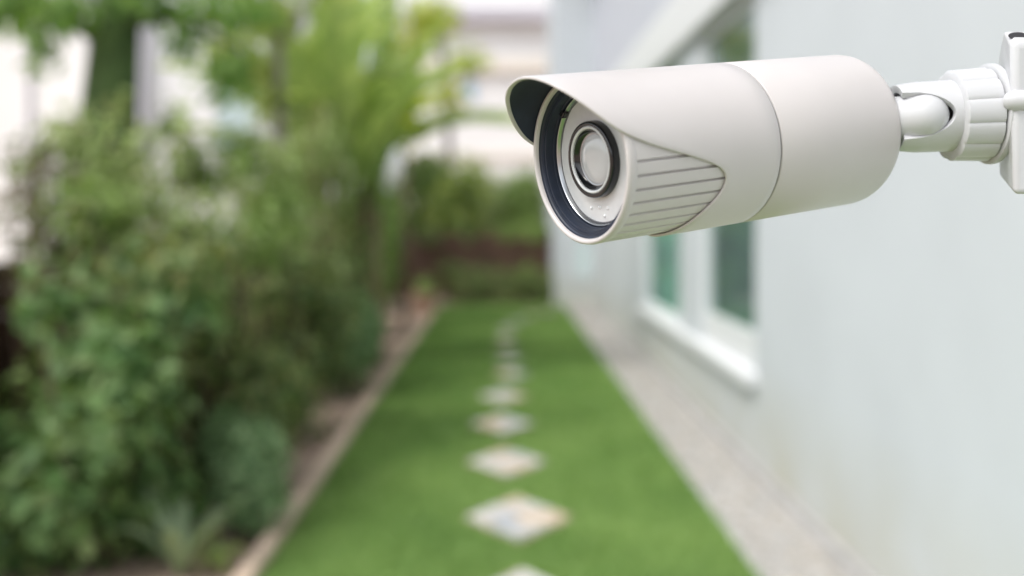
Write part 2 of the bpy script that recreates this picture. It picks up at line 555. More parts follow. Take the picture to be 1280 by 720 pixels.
# window frames, panes
for (ya, yb), rail, lab in ((W1, 0.24, 'nearer window, its glass dark'), (W2, 0.06, 'farther window, its glass pale teal')):
    x0, x1 = WALLX + 0.025, WALLX + 0.105
    fr = 0.06
    mb = MB()
    mb.box(x0, x1, ya, ya + fr, ZS + 0.006, ZH - 0.001)
    mb.box(x0, x1, yb - fr, yb, ZS + 0.006, ZH - 0.001)
    mb.box(x0 + .002, x1 - .002, ya + fr, yb - fr, ZS + 0.006, ZS + rail)
    mb.box(x0 + .002, x1 - .002, ya + fr, yb - fr, ZH - fr, ZH - 0.001)
    f_ = mb.build('window', M['trim'], house, bevel=0.004, seg=1)
    tag(f_, lab)
    MB().box(x0 + 0.03, x0 + 0.038, ya + fr, yb - fr, ZS + rail, ZH - fr).build('pane', M['glass'], f_)
# the room behind: open towards the windows
def room(y0, y1, x0, x1, z0, z1):
    v = [(x0, y0, z0), (x1, y0, z0), (x1, y1, z0), (x0, y1, z0), (x0, y0, z1), (x1, y0, z1), (x1, y1, z1), (x0, y1, z1)]
    return v, [(0, 1, 2, 3), (7, 6, 5, 4), (0, 4, 5, 1), (1, 5, 6, 2), (2, 6, 7, 3)]
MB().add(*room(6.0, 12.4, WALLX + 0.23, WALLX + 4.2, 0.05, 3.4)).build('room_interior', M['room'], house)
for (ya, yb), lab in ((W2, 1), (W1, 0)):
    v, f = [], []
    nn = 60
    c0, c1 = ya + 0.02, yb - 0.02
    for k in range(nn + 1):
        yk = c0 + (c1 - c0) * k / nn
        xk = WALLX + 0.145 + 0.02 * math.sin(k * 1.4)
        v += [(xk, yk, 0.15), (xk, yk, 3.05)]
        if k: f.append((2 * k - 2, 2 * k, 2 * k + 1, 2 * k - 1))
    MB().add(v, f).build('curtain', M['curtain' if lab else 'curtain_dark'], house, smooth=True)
# projecting block at the far end
BX0 = 0.98
mb = MB().box(BX0, WALLX + 5, FAR + 0.001, FAR + 3, -0.05, 6.395)
o = mb.build('end_block', M['wall'], house)
wv = MB()
wv.box(1.32, 1.36, FAR - 0.03, FAR, 0.5, 1.22).box(1.58, 1.62, FAR - 0.03, FAR, 0.5, 1.22).box(1.36, 1.58, FAR - 0.028, FAR, 0.5, 0.54).box(1.36, 1.58, FAR - 0.028, FAR, 1.18, 1.22)
wn = wv.build('small_window', M['trim'], house)
MB().box(1.36, 1.58, FAR - 0.012, FAR - 0.002, 0.54, 1.18).build('pane', M['nb_pane'], wn)


# ------------------------------------------------------------------ timber fences
def fence(name, p0, p1, h, label, m, rows=9, seg=2.0):
    p0, p1 = Vector(p0), Vector(p1)
    d = p1 - p0
    ln = d.length
    d.normalize()
    nrm = Vector((-d.y, d.x, 0))
    root = empty(name, p0, label, 'fence')
    k = max(1, round(ln / seg))
    sl = ln / k
    bh = h / rows
    def obox(a0, a1, t0, t1, z0, z1):
        c = []
        for z in (z0, z1):
            for a_, t_ in ((a0, t0), (a1, t0), (a1, t1), (a0, t1)):
                q = p0 + d * a_ + nrm * t_
                c.append((q.x, q.y, z))
        return c, [(3, 2, 1, 0), (4, 5, 6, 7), (0, 1, 5, 4), (1, 2, 6, 5), (2, 3, 7, 6), (3, 0, 4, 7)]
    proto = MB().add(*obox(0.045, sl - 0.045, -0.012, 0.012, 0.03, 0.03 + bh - 0.005)).build('board', m, root)
    for i in range(k):
        for j in range(rows):
            if i == 0 and j == 0: continue
            o = proto.copy()
            link(o, root)
            o.location = d * (sl * i) + Vector((0, 0, bh * j)) + nrm * rs.uniform(-.004, .004)
    post = MB().add(*obox(-0.045, 0.045, -0.03, 0.06, -0.02, h + 0.06)).build('post', m, root)
    for i in range(1, k + 1):
        o = post.copy()
        link(o, root)
        o.location = d * (sl * i)
    return root


fence('timber_fence', (-2.75, 2.5, 0), (-2.75, 19.9, 0), 1.32, 'dark brown horizontal board fence behind the shrubs on the left', M['timber'])
fence('timber_fence', (-2.7, 20.0, 0), (0.96, 20.0, 0), 1.25, 'red brown board fence closing the far end of the garden', M['timber_red'], rows=7, seg=1.8)


# ------------------------------------------------------------------ neighbouring houses
def windows(house, rects, face, axis, mats):
    for (a0, a1, z0, z1), pm in zip(rects, mats):
        t = 0.06
        mb = MB()
        if axis == 'y':
            mb.box(a0, a0 + t, face - 0.05, face - 0.001, z0, z1).box(a1 - t, a1, face - 0.05, face - 0.001, z0, z1)
            mb.box(a0 + t, a1 - t, face - 0.048, face - 0.001, z0, z0 + t).box(a0 + t, a1 - t, face - 0.048, face - 0.001, z1 - t, z1)
            f_ = mb.build('window', M['trim'], house)
            MB().box(a0 + t, a1 - t, face - 0.02, face - 0.004, z0 + t, z1 - t).build('pane', M[pm], f_)


nb = empty('neighbour_house', (-1, 36, 0), 'bright white house with grey eave seen beyond the far end of the garden', 'house')
MB().box(-3.2, 9, 34, 42, 0, 8.0).build('wall', M['nb_white'], nb)
MB().box(-3.5, 9.3, 33.4, 42.5, 8.0, 8.45).build('eave', M['nb_lav'], nb)
MB().box(-3.3, 9, 33.8, 42.5, 8.45, 10.5).build('parapet', M['nb_white'], nb)
MB().box(-3.2, 9, 33.75, 34, 6.35, 6.8).build('cream_band', M['nb_cream'], nb)
MB().box(-3.2, 9, 33.9, 34, 3.5, 3.7).build('floor_band', M['nb_cream'], nb)
windows(nb, [(-1.25, -0.75, 5.4, 6.1), (0.7, 1.7, 4.6, 5.9)], 34, 'y', ['nb_blue', 'nb_pane'])

nb2 = empty('neighbour_house', (-7, 17, 0), 'white two storey house seen between the mossy trunk and the palms', 'house')
MB().box(-13, -3.85, 17, 26, 0, 6.8).build('wall', M['nb_white'], nb2)
MB().box(-6.35, -5.85, 16.8, 17, 0, 6.8).build('corner_pier', M['nb_lav'], nb2)
MB().box(-13.4, -3.4, 16.3, 26.5, 6.8, 7.1).build('eave', M['nb_lav'], nb2)
windows(nb2, [(-4.75, -4.0, 2.6, 4.2), (-8.6, -7.6, 2.4, 4.4)], 17, 'y', ['nb_pane', 'nb_pane'])

nb3 = empty('garden_wall', (-8, 13, 0), 'tall white wall behind the mossy trunk at the left edge', 'wall')
MB().box(-15, -4.65, 12.9, 13.1, 0, 4.4).build('wall', M['nb_white'], nb3)
MB().box(-15, -4.6, 12.85, 13.15, 4.4, 4.5).build('coping', M['nb_lav'], nb3)
for k in range(7):
    MB().box(-5.2 - k * .75, -5.15 - k * .75, 12.86, 12.9, 0, 4.39).build('pilaster', M['nb_lav'], nb3)


# ------------------------------------------------------------------ foliage
def leaf_cloud(name, blobs, m, parent, size=(0.05, 0.09), aspect=0.55, droop=0.25, fold=0.25, bias=2.0):
    """blobs: (centre, radii, count); leaves spread through the volume, denser towards the surface, in clumps"""
    C, N = [], []
    for c, rad, cnt in blobs:
        d = rng.normal(size=(cnt, 3))
        d /= np.linalg.norm(d, axis=1)[:, None]
        # lumps: a few random directions push the outline out or in
        lump = np.ones(cnt)
        for _ in range(9):
            q = rng.normal(size=3); q /= np.linalg.norm(q)
            lump += rng.uniform(-0.28, 0.30) * np.exp(-((1 - d @ q) / 0.18))
        rr = rng.random(cnt) ** (1 / bias) * lump
        C.append(np.asarray(c)[None] + d * rr[:, None] * np.asarray(rad)[None])
        N.append(d)
    C = np.vstack(C); N = np.vstack(N)
    k = len(C)
    keep = C[:, 2] > 0.02
    C, N = C[keep], N[keep]
    k = len(C)
    N = N + rng.normal(scale=0.55, size=(k, 3)) + np.array([0, 0, 0.55])
    N /= np.linalg.norm(N, axis=1)[:, None]
    T = rng.normal(size=(k, 3)); T[:, 2] -= droop * 2
    T -= (T * N).sum(1)[:, None] * N
    T /= np.linalg.norm(T, axis=1)[:, None]
    B = np.cross(N, T)
    s = (size[0] + (size[1] - size[0]) * rng.random(k))[:, None]
    wv = s * aspect * 0.5
    V = np.zeros((k, 6, 3))
    V[:, 0] = C
    V[:, 1] = C + T * s * 0.35 + B * wv + N * wv * fold
    V[:, 2] = C + T * s * 0.72 + B * wv * 0.8 + N * wv * fold - N * s * 0.04
    V[:, 3] = C + T * s - N * s * 0.12
    V[:, 4] = C + T * s * 0.72 - B * wv * 0.8 + N * wv * fold - N * s * 0.04
    V[:, 5] = C + T * s * 0.35 - B * wv + N * wv * fold
    base = np.array([(0, 1, 2, 3), (0, 3, 4, 5)])
    F = (base[None] + 6 * np.arange(k)[:, None, None]).reshape(-1, 4)
    o = tri_soup(name, V.reshape(-1, 3), F, m, parent, off=parent_origin(parent))
    o['kind'] = 'stuff'
    return o


def shrub(label, X, Y, blobs, m, size, aspect=0.55, stems=5, name='shrub', group=None, smat='stem', bias=2.0, droop=0.25):
    """blobs: (dx, dy, z, rx, ry, rz, count) about the foot at X, Y"""
    root = empty(name, (X, Y, 0), label, 'shrub', group)
    mb = MB()
    bl = []
    for dx, dy, z, rx, ry, rz, c in blobs:
        bl.append(((X + dx, Y + dy, z), (rx, ry, rz), c))
        for _ in range(max(1, stems // len(blobs))):
            e = Vector((X + dx + rs.uniform(-.7, .7) * rx, Y + dy + rs.uniform(-.7, .7) * ry, z + rz * rs.uniform(0.2, 0.8)))
            f_ = Vector((X + rs.uniform(-.06, .06), Y + rs.uniform(-.06, .06), -0.02))
            mid = f_.lerp(e, 0.5) + Vector((rs.uniform(-.06, .06), rs.uniform(-.06, .06), 0.05))
            mb.tube([f_, mid, e], [0.014, 0.010, 0.004], 5)
    mb.build('stem', M[smat], root, smooth=True)
    leaf_cloud('foliage', bl, M[m], root, size, aspect, bias=bias, droop=droop)
    return root


rh = random.Random(21)


def hedge(label, X, Y, top, wid, m, size, cnt, k=9, low=0.15, aspect=.5):
    """an irregular shrub: many overlapping clumps, stray shoots breaking its outline"""
    bl = []
    for q_ in range(k):
        z_ = low + (top - low) * (q_ + .3) / k
        r0 = rh.uniform(.20, .34)
        bl.append((rh.uniform(-wid, wid), rh.uniform(-wid, wid), z_, r0, r0, r0 * rh.uniform(.7, 1.0), cnt // k))
    for q_ in range(6):
        bl.append((rh.uniform(-wid, wid) * 1.3, rh.uniform(-wid, wid) * 1.3, top + rh.uniform(-.25, .22), .07, .07, .16, 26))
    return shrub(label, X, Y, bl, m, size, aspect, stems=16, bias=1.7)


hedge('broad leaved green shrub filling the lower left corner', -1.80, 4.75, 1.05, .26, 'lf_broad', (.07, .14), 1700, aspect=.6)
hedge('broad leaved shrub at the left edge in front of the brown fence', -2.17, 4.75, .42, .20, 'lf_broad', (.08, .15), 520, k=5, low=.05, aspect=.6)
hedge('olive green shrub with small leaves behind the broad leaved one', -1.95, 5.35, 1.40, .30, 'lf_hedge', (.05, .11), 2600, k=11)
hedge('tall pale mottled shrub in front of the mossy trunk', -2.12, 6.1, 2.12, .36, 'lf_pale', (.05, .10), 3000, k=12)
hedge('dark olive shrub right of the broad leaved one', -1.60, 5.75, 1.25, .26, 'lf_hedge', (.05, .11), 2400, k=10)
hedge('olive green shrub right of the tall mottled one', -1.78, 6.8, 2.15, .36, 'lf_mid', (.05, .10), 3200, k=12)
hedge('dark green shrub at the middle of the hedge row', -1.55, 7.5, 1.35, .32, 'lf_hedge', (.05, .10), 2600, k=11)
hedge('pale olive shrub just left of the palm clump', -1.80, 8.7, 2.35, .42, 'lf_pale', (.055, .10), 3000, k=12)
hedge('green shrub in front of the palm stems', -1.60, 9.7, 1.35, .34, 'lf_hedge', (.06, .11), 2200, k=10)
hedge('mid green shrub standing over the fence at the left edge', -2.36, 5.75, 1.75, .26, 'lf_mid', (.06, .11), 1700, k=9, low=.5)
shrub('sparse purplish twiggy shrub against the white wall at left', -2.52, 5.5,
      [(0, 0, 1.65, .28, .30, .42, 230), (.1, .1, 1.3, .26, .3, .3, 220)], 'lf_twig', (.05, .09), .45, stems=16)
shrub('small rounded blue green shrub beside the edging, nearest the viewer', -1.27, 5.15,
      [(0, 0, .34, .21, .24, .27, 1300), (-.12, .1, .46, .16, .16, .16, 500), (.06, -.1, .22, .17, .18, .18, 600)], 'lf_blue', (.035, .06), .45, bias=3)
shrub('rounded blue green shrub leaning over the edging, halfway along the lawn', -1.36, 9.1,
      [(0, 0, .58, .32, .42, .40, 2600), (-.05, .5, .48, .30, .35, .36, 1400)], 'lf_blue', (.04, .07), .45, bias=3)
shrub('low dark green shrub under the palm clump', -1.7, 10.6,
      [(0, 0, .45, .45, .6, .45, 1500)], 'lf_dark', (.06, .10), .5)
shrub('loose mid green shrub among the palm stems', -1.75, 11.9,
      [(0, 0, 1.0, .5, .6, .9, 1500), (.15, .2, 1.7, .4, .5, .5, 700)], 'lf_mid', (.08, .13), .45)
shrub('bushy green shrub beyond the palm clump', -2.0, 13.6,
      [(0, 0, .9, .6, .9, .8, 1800), (.2, .6, 1.5, .5, .6, .5, 900)], 'lf_mid', (.09, .15), .5)
for i, (px, Y, lab) in enumerate([(590, 18.9, 'low dark hedge plant before the red fence, left of three'), (632, 18.8, 'low dark hedge plant before the red fence, middle of three'),
                                  (680, 18.9, 'low dark hedge plant before the red fence, right of three, by the white corner')]):
    X = (px - VX) * Y / FPX
    shrub(lab, X, Y, [(0, 0, .25, .46, .30, .42, 900)], 'lf_hedge', (.07, .12), .5, name='hedge_plant', group='low hedge plants before the red fence')
shrub('bright green bush above the red fence at the far end, left of the pair', -0.95, 21.3,
      [(0, 0, 1.5, .75, .6, 1.2, 1800), (.3, 0, 2.3, .6, .5, .6, 500)], 'lf_light', (.12, .2), .5)
shrub('bright green bush above the red fence at the far end, right of the pair', 0.55, 21.5,
      [(0, 0, 1.4, .65, .6, 1.1, 1600), (-.1, 0, 2.1, .5, .5, .55, 500)], 'lf_mid', (.12, .2), .5)
shrub('dark bush in the far left corner behind the palm clump', -2.2, 17.2,
      [(0, 0, 1.1, .6, .8, 1.0, 1600)], 'lf_dark', (.10, .16), .5)


shrub('loose green bush behind the red fence, nearest the palms', -1.9, 22.5,
      [(0, 0, 1.6, .7, .6, 1.2, 1500), (.3, 0, 2.5, .5, .5, .6, 700)], 'lf_mid', (.12, .2), .5)
shrub('pale green bush behind the red fence, between the pair', -0.2, 23.2,
      [(0, 0, 1.5, .7, .6, 1.2, 1500)], 'lf_pale', (.12, .2), .5)
shrub('loose shrub spilling over the red fence, on its left half', -0.95, 19.5,
      [(0, 0, .55, .30, .25, .25, 160), (.35, .05, 1.3, .28, .25, .20, 130), (-.4, .1, 1.25, .30, .25, .22, 130)], 'lf_hedge', (.09, .15), .5)
shrub('loose shrub spilling over the red fence, next to the house corner', 0.50, 19.5,
      [(0, 0, .5, .25, .25, .22, 110), (.2, .05, 1.3, .28, .25, .20, 130), (-.35, .1, 1.3, .25, .25, .18, 100)], 'lf_mid', (.09, .15), .5)
# strap-leaved plant
def strap(root, foot, d, ln, wid, arch, m, name='leaf', segs=9):
    d = Vector(d).normalized()
    side = d.cross(Vector((0, 0, 1))).normalized()
    v, f = [], []
    for k in range(segs + 1):
        t = k / segs
        p = foot + d * (ln * t * 0.55) + Vector((0, 0, 1)) * (ln * (t * 0.95 - arch * t * t))
        w_ = wid * (math.sin(PI * min(1, 0.12 + t * 0.88)) ** 0.7)
        dz = Vector((0, 0, w_ * 0.35))
        v += [p - side * w_ + dz, p, p + side * w_ + dz]
        if k:
            a_ = 3 * k
            f += [(a_ - 3, a_ - 2, a_ + 1, a_), (a_ - 2, a_ - 1, a_ + 2, a_ + 1)]
    return MB().add(v, f).build(name, m, root, smooth=True)


root = empty('strap_leaf_plant', (-1.42, 4.55, 0), 'pale upright strap leaved plant in front of the shrubs at the bottom left', 'plant')
for k in range(7):
    an_ = k * 2.4
    strap(root, Vector((-1.42, 4.55, 0.0)), (math.cos(an_), math.sin(an_), 0), rs.uniform(.50, .66), 0.034, rs.uniform(.30, .62), M['lf_strap'])
root = empty('strap_leaf_plant', (-1.27, 4.62, 0), 'small green strap leaved plant next to the edging at the bottom left', 'plant')
for k in range(12):
    an_ = k * 2.4 + 1
    strap(root, Vector((-1.27, 4.62, 0.0)), (math.cos(an_), math.sin(an_), 0), rs.uniform(.20, .30), 0.018, rs.uniform(.5, .9), M['lf_palm'])


# palm clump: stems and large paddle fronds
def paddle(root, foot, d, stalk, ln, wid, arch, m):
    """a stalk rising from foot and a long blade with torn edge, bending outwards"""
    d = Vector(d).normalized()
    side = d.cross(Vector((0, 0, 1))).normalized()
    rise = rs.uniform(0.85, 1.0)
    def curve(t):
        return foot + d * ((stalk + ln) * (0.10 * t + arch * t * t)) + Vector((0, 0, 1)) * ((stalk + ln) * (rise * t - 0.55 * arch * t * t * t))
    T0 = stalk / (stalk + ln)
    mb = MB()
    pts = [curve(t / 8) for t in range(9)]
    mb.tube(pts, [0.022 * (1 - t / 8 * 0.8) for t in range(9)], 5)
    rib = mb.build('frond', m, root, smooth=True)
    v, f = [], []
    segs = 16
    for sgn in (-1, 1):
        for k in range(segs):
            t0 = T0 + (1 - T0) * k / segs
            t1 = T0 + (1 - T0) * (k + 0.93) / segs
            for t in (t0, t1):
                u = (t - T0) / (1 - T0)
                w_ = wid * (math.sin(PI * (0.06 + 0.92 * u)) ** 0.65) * rs.uniform(.9, 1.05)
                p = curve(t)
                dirn = (curve(min(1, t + .02)) - curve(t - .02)).normalized()
                v += [p, p + side * sgn * w_ + Vector((0, 0, w_ * 0.25)) + dirn * w_ * 0.35]
            n_ = len(v)
            f.append((n_ - 4, n_ - 3, n_ - 1, n_ - 2))
    MB().add(v, f).build('blade', m, rib)


root = empty('palm_clump', (-1.85, 11.2, 0), 'clump of tall palms with broad bright green upright leaves', 'palm')
rp = random.Random(3)
for k in range(12):
    bx, by = -1.72 + rp.uniform(-.50, .50), 11.2 + rp.uniform(-.5, .5)
    hh = rp.uniform(1.2, 2.3)
    ex = bx + rp.uniform(-.12, .12)
    MB().tube([(bx, by, -.02), ((bx + ex) / 2, by, hh / 2), (ex, by, hh)], [0.055, 0.045, 0.035], 7).build('stem', M['palm_stem'], root, smooth=True)
    for q in range(4):
        an_ = q * 1.57 + rp.uniform(-.5, .5) + k
        paddle(root, Vector((ex, by, hh - 0.15)), (math.cos(an_), math.sin(an_), 0), rp.uniform(.3, .7), rp.uniform(1.4, 2.3), rp.uniform(.10, .21), rp.uniform(.12, .72), M['lf_palm'])


# the broad leaves of the front stems: a fan that opens to both sides
for dx, dy, stalk, ln, wd_, ar in ((-.9, -.3, .5, 2.0, .24, .55), (-.4, -.6, .6, 2.4, .26, .30), (.15, -.7, .6, 2.6, .27, .22), (.7, -.3, .5, 2.3, .25, .50), (1, -.1, .4, 2.1, .22, .80), (.9, .3, .5, 1.8, .20, .95), (-1, .1, .4, 1.8, .2, .85)):
    paddle(root, Vector((-1.70 + dx * .12, 10.55 + dy * .1, 1.45)), (dx, dy, 0), stalk, ln, wd_, ar, M['lf_palm'])
MB().tube([(-1.72, 10.6, -.02), (-1.70, 10.55, .8), (-1.70, 10.55, 1.6)], [.09, .08, .06], 9).build('stem', M['palm_stem'], root, smooth=True)


# feathery yellow-green palm behind
def feather(root, foot, d, ln, arch, m, leaflets=26):
    d = Vector(d).normalized()
    side = d.cross(Vector((0, 0, 1))).normalized()
    def curve(t): return foot + d * (ln * (0.35 * t + arch * t * t * 0.6)) + Vector((0, 0, 1)) * (ln * (0.9 * t - arch * t * t * 0.8))
    fr_ = MB().tube([curve(t / 6) for t in range(7)], [0.018 * (1 - t / 6 * .85) for t in range(7)], 5).build('frond', m, root, smooth=True)
    v, f = [], []
    for k in range(leaflets):
        t = 0.18 + 0.82 * k / leaflets
        p = curve(t)
        dirn = (curve(min(1, t + .02)) - curve(t - .02)).normalized()
        l_ = ln * 0.28 * math.sin(PI * (0.15 + 0.8 * t))
        for sgn in (-1, 1):
            e = p + side * sgn * l_ + dirn * l_ * .6 - Vector((0, 0, l_ * .25))
            mid = p.lerp(e, .45)
            v += [p, mid + dirn * .025, e, mid - dirn * .025]
            n_ = len(v)
            f.append((n_ - 4, n_ - 3, n_ - 2, n_ - 1))
    MB().add(v, f).build('leaflets', m, fr_)['kind'] = 'stuff'


root = empty('feather_palm', (-1.75, 14.6, 0), 'feathery yellow green palm rising behind the broad leaved palm clump', 'palm')
for k in range(5):
    bx, by = -1.75 + rp.uniform(-.35, .45), 14.6 + rp.uniform(-.5, .5)
    hh = rp.uniform(2.2, 3.2)
    MB().tube([(bx, by, -.02), (bx, by, hh)], [0.05, 0.035], 7).build('stem', M['palm_stem'], root, smooth=True)
    for q in range(7):
        an_ = q * .9 + rp.uniform(-.3, .3)
        feather(root, Vector((bx, by, hh)), (math.cos(an_), math.sin(an_), 0), rp.uniform(1.3, 1.9), rp.uniform(.35, .7), M['lf_yellow'])


# ------------------------------------------------------------------ trees
def tree(label, trunk, radii, branches, blobs, m, size, bark, aspect=.5, name='tree'):
    root = empty(name, (trunk[0][0], trunk[0][1], 0), label, 'tree')
    mb = MB().tube(trunk, radii, 12)
    mb.build('trunk', M[bark], root, smooth=True)
    mb = MB()
    for pts, r0 in branches:
        mb.tube(pts, [r0 * (1 - .75 * i / (len(pts) - 1)) for i in range(len(pts))], 7)
    mb.build('branches', M[bark], root, smooth=True)
    leaf_cloud('crown', blobs, M[m], root, size, aspect, bias=2.0, droop=.4)
    return root


def P3(px, py, Y): return tuple(at(px, py, Y))


T0 = (at(135, 0, 6.7).x, 6.7)
tree('mossy green thick trunked tree with dark crown at the upper left',
     [(T0[0] - .02, 6.7, -.05), (T0[0] - .03, 6.7, 1.0), (T0[0], 6.7, 2.2), (T0[0] + .05, 6.72, 2.9), (T0[0] + .1, 6.75, 3.6), (T0[0] + .1, 6.8, 4.6)],
     [.24, .20, .185, .15, .12, .07],
     [([P3(140, 60, 6.7), P3(70, 10, 6.6), P3(-20, -20, 6.5)], .07), ([P3(145, 30, 6.7), P3(210, 20, 6.5), P3(300, 60, 6.4)], .06), ([P3(150, 0, 6.75), P3(240, -60, 6.5), P3(330, -70, 6.2)], .06)],
     [(P3(15, 5, 6.5), (.40, .4, .20), 330), (P3(50, 60, 6.4), (.14, .2, .2), 60), (P3(200, -5, 6.5), (.40, .5, .15), 220), (P3(285, 90, 6.5), (.2, .2, .2), 110), (P3(290, 5, 6.4), (.28, .4, .16), 170), (P3(130, -130, 6.6), (1.0, .8, .3), 700), (P3(225, 45, 6.5), (.12, .2, .12), 50),
      (P3(90, 12, 6.4), (.22, .3, .12), 110)],
     'lf_canopy', (.07, .13), 'bark_moss')
tree('slim grey trunked tree with yellow green leaves left of the palms',
     [P3(350, 420, 9.3)[:2] + (-.02,), P3(350, 250, 9.3), P3(349, 120, 9.3), P3(346, 20, 9.3), P3(340, -90, 9.3)], [.065, .06, .055, .045, .03],
     [([P3(348, 110, 9.3), P3(310, 60, 9.2), P3(280, 50, 9.1)], .03), ([P3(347, 60, 9.3), P3(380, 10, 9.3), P3(400, -20, 9.3)], .03)],
     [(P3(300, 72, 9.2), (.36, .4, .26), 300), (P3(330, 115, 9.2), (.18, .3, .20), 110), (P3(330, 15, 9.2), (.4, .5, .22), 260), (P3(395, -30, 9.3), (.3, .4, .2), 90)],
     'lf_light', (.08, .14), 'bark')
tree('yellow leaved tree top showing right of the palms, far behind',
     [P3(560, 330, 24)[:2] + (-.02,), P3(562, 200, 24), P3(555, 80, 24), P3(545, 0, 24)], [.12, .1, .08, .05],
     [([P3(560, 130, 24), P3(590, 90, 24), P3(605, 80, 24)], .05), ([P3(556, 80, 24), P3(525, 20, 24), P3(500, -10, 24)], .05)],
     [(P3(540, 20, 24), (.75, .7, .6), 420), (P3(585, 75, 24), (.55, .5, .38), 130), (P3(500, 60, 24), (.6, .6, .6), 380), (P3(560, 120, 24), (.45, .4, .45), 130)],
     'lf_yellow', (.14, .22), 'bark')

# terracotta pot by the far end of the edging
pc = (-1.22, 16.6)
prof = [(0.13, 0.0), (0.15, 0.02), (0.20, 0.22), (0.225, 0.30), (0.25, 0.31), (0.25, 0.37), (0.215, 0.37), (0.205, 0.30), (0.0, 0.29)]
v, f = [], []
for r_, z in prof:
    for k in range(20): v.append((pc[0] + r_ * math.cos(k * PI / 10), pc[1] + r_ * math.sin(k * PI / 10), z))
for i in range(len(prof) - 1):
    for k in range(20): f.append((i * 20 + k, i * 20 + (k + 1) % 20, (i + 1) * 20 + (k + 1) % 20, (i + 1) * 20 + k))
pot = empty('plant_pot', (*pc, 0), 'terracotta pot at the far left end of the lawn edging', 'pot')
MB().add(v, f).build('pot', M['terracotta'], pot, smooth=False)
leaf_cloud('foliage', [((pc[0], pc[1], .45), (.2, .2, .16), 160)], M['lf_mid'], pot, (.07, .12))

# ------------------------------------------------------------------ the security camera
def paint(name, col, rough, bump, bscale, coat=0.0):
    return mat(name, col, rough, 0.015, 30, bump, bscale, coat=coat)


M['body_paint'] = paint('body_paint', (0.58, 0.556, 0.551), 0.30, 0.12, 2600)
M['mount_plastic'] = paint('mount_plastic', (0.55, 0.562, 0.58), 0.30, 0.08, 1800)
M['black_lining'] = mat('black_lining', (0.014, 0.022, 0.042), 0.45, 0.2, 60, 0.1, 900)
M['black_gloss'] = mat('black_gloss', (0.008, 0.009, 0.012), 0.15, coat=0.5)
M['gasket'] = mat('grey_gasket', (0.16, 0.165, 0.18), 0.5)
M['silver'] = mat('silver_ring', (0.50, 0.52, 0.54), 0.3, metal=1.0)
M['plate'] = mat('pale_plate', (0.66, 0.69, 0.70), 0.18, 0.03, 200, coat=0.6)
M['lens'] = mat('lens_glass', (0.56, 0.59, 0.61), 0.07, coat=1.0)  # pale base colour stands in for light reflected by the glass
M['lens_core'] = mat('lens_core', (0.62, 0.64, 0.66), 0.06, coat=1.0)
M['led'] = mat('led_dome', (0.85, 0.87, 0.88), 0.1, coat=1.0)
M['dark_hole'] = mat('dark_hole', (0.03, 0.03, 0.035), 0.7)

TH, PT = R_(60.5), R_(7.2)
R = 0.045
DF = R / 0.0858                      # depth of the front rim
L = 4.27 * R
fc = at(725, 201.4, DF)            # centre of the front rim
ax = Vector((math.sin(TH) * math.cos(PT), math.cos(TH) * math.cos(PT), math.sin(PT)))   # towards the rear
sidev = Vector((math.cos(TH), -math.sin(TH), 0))
upv = sidev.cross(ax)
if upv.z < 0: upv = -upv
upv.normalize()


def cyl(s, phi, r):
    """s along the body in units of its length (0 front rim, 1 rear), phi from the top towards the viewer"""
    return fc + ax * (L * s) + (upv * math.cos(phi) + sidev * math.sin(phi)) * (r * R)


MOUNT = at(1262, 145, 0.592)
cctv = empty('security_camera', MOUNT, 'white bullet security camera with sun visor on a wall bracket', 'security camera')
NP = 240


def revolve(prof, n=96, closed=False):
    """prof: (s, r) list"""
    mb = MB()
    v, f = [], []
    for s, r_ in prof:
        for k in range(n): v.append(cyl(s, 2 * PI * k / n, r_))
    m_ = len(prof)
    for i in range(m_ - (0 if closed else 1)):
        j = (i + 1) % m_
        for k in range(n): f.append((i * n + k, i * n + (k + 1) % n, j * n + (k + 1) % n, j * n + k))
    return mb.add(v, f)


def fixnorm(o):
    bm = bmesh.new()
    bm.from_mesh(o.data)
    bmesh.ops.remove_doubles(bm, verts=bm.verts, dist=1e-7)
    bmesh.ops.recalc_face_normals(bm, faces=bm.faces)
    bm.to_mesh(o.data)
    bm.free()
    return o


def autosmooth(o, ang=40):
    me = o.data
    me.polygons.foreach_set('use_smooth', [True] * len(me.polygons))
    bm = bmesh.new()
    bm.from_mesh(me)
    for e in bm.edges:
        if len(e.link_faces) == 2 and e.calc_face_angle(0) > R_(ang): e.smooth = False
    bm.to_mesh(me)
    bm.free()
    return o


# sun shell: a full sleeve behind, cut away low at the front, running out into the visor on top
TAB = [(0, -.158), (20, -.150), (35, -.133), (50, -.102), (62, -.069), (72, -.032), (80, .025), (87, .095), (93, .175), (99, .245), (103, .283), (108, .306), (114, .313), (122, .306), (140, .265), (160, .235), (180, .215)]
ta = np.array(TAB, float)


def smax(phi):
    d = abs((math.degrees(phi) + 180) % 360 - 180)
    # smoothed table
    return sum(float(np.interp(min(180, abs(d + q) if d + q <= 180 else 360 - d - q), ta[:, 0], ta[:, 1])) for q in (-4, -2, 0, 2, 4)) / 5


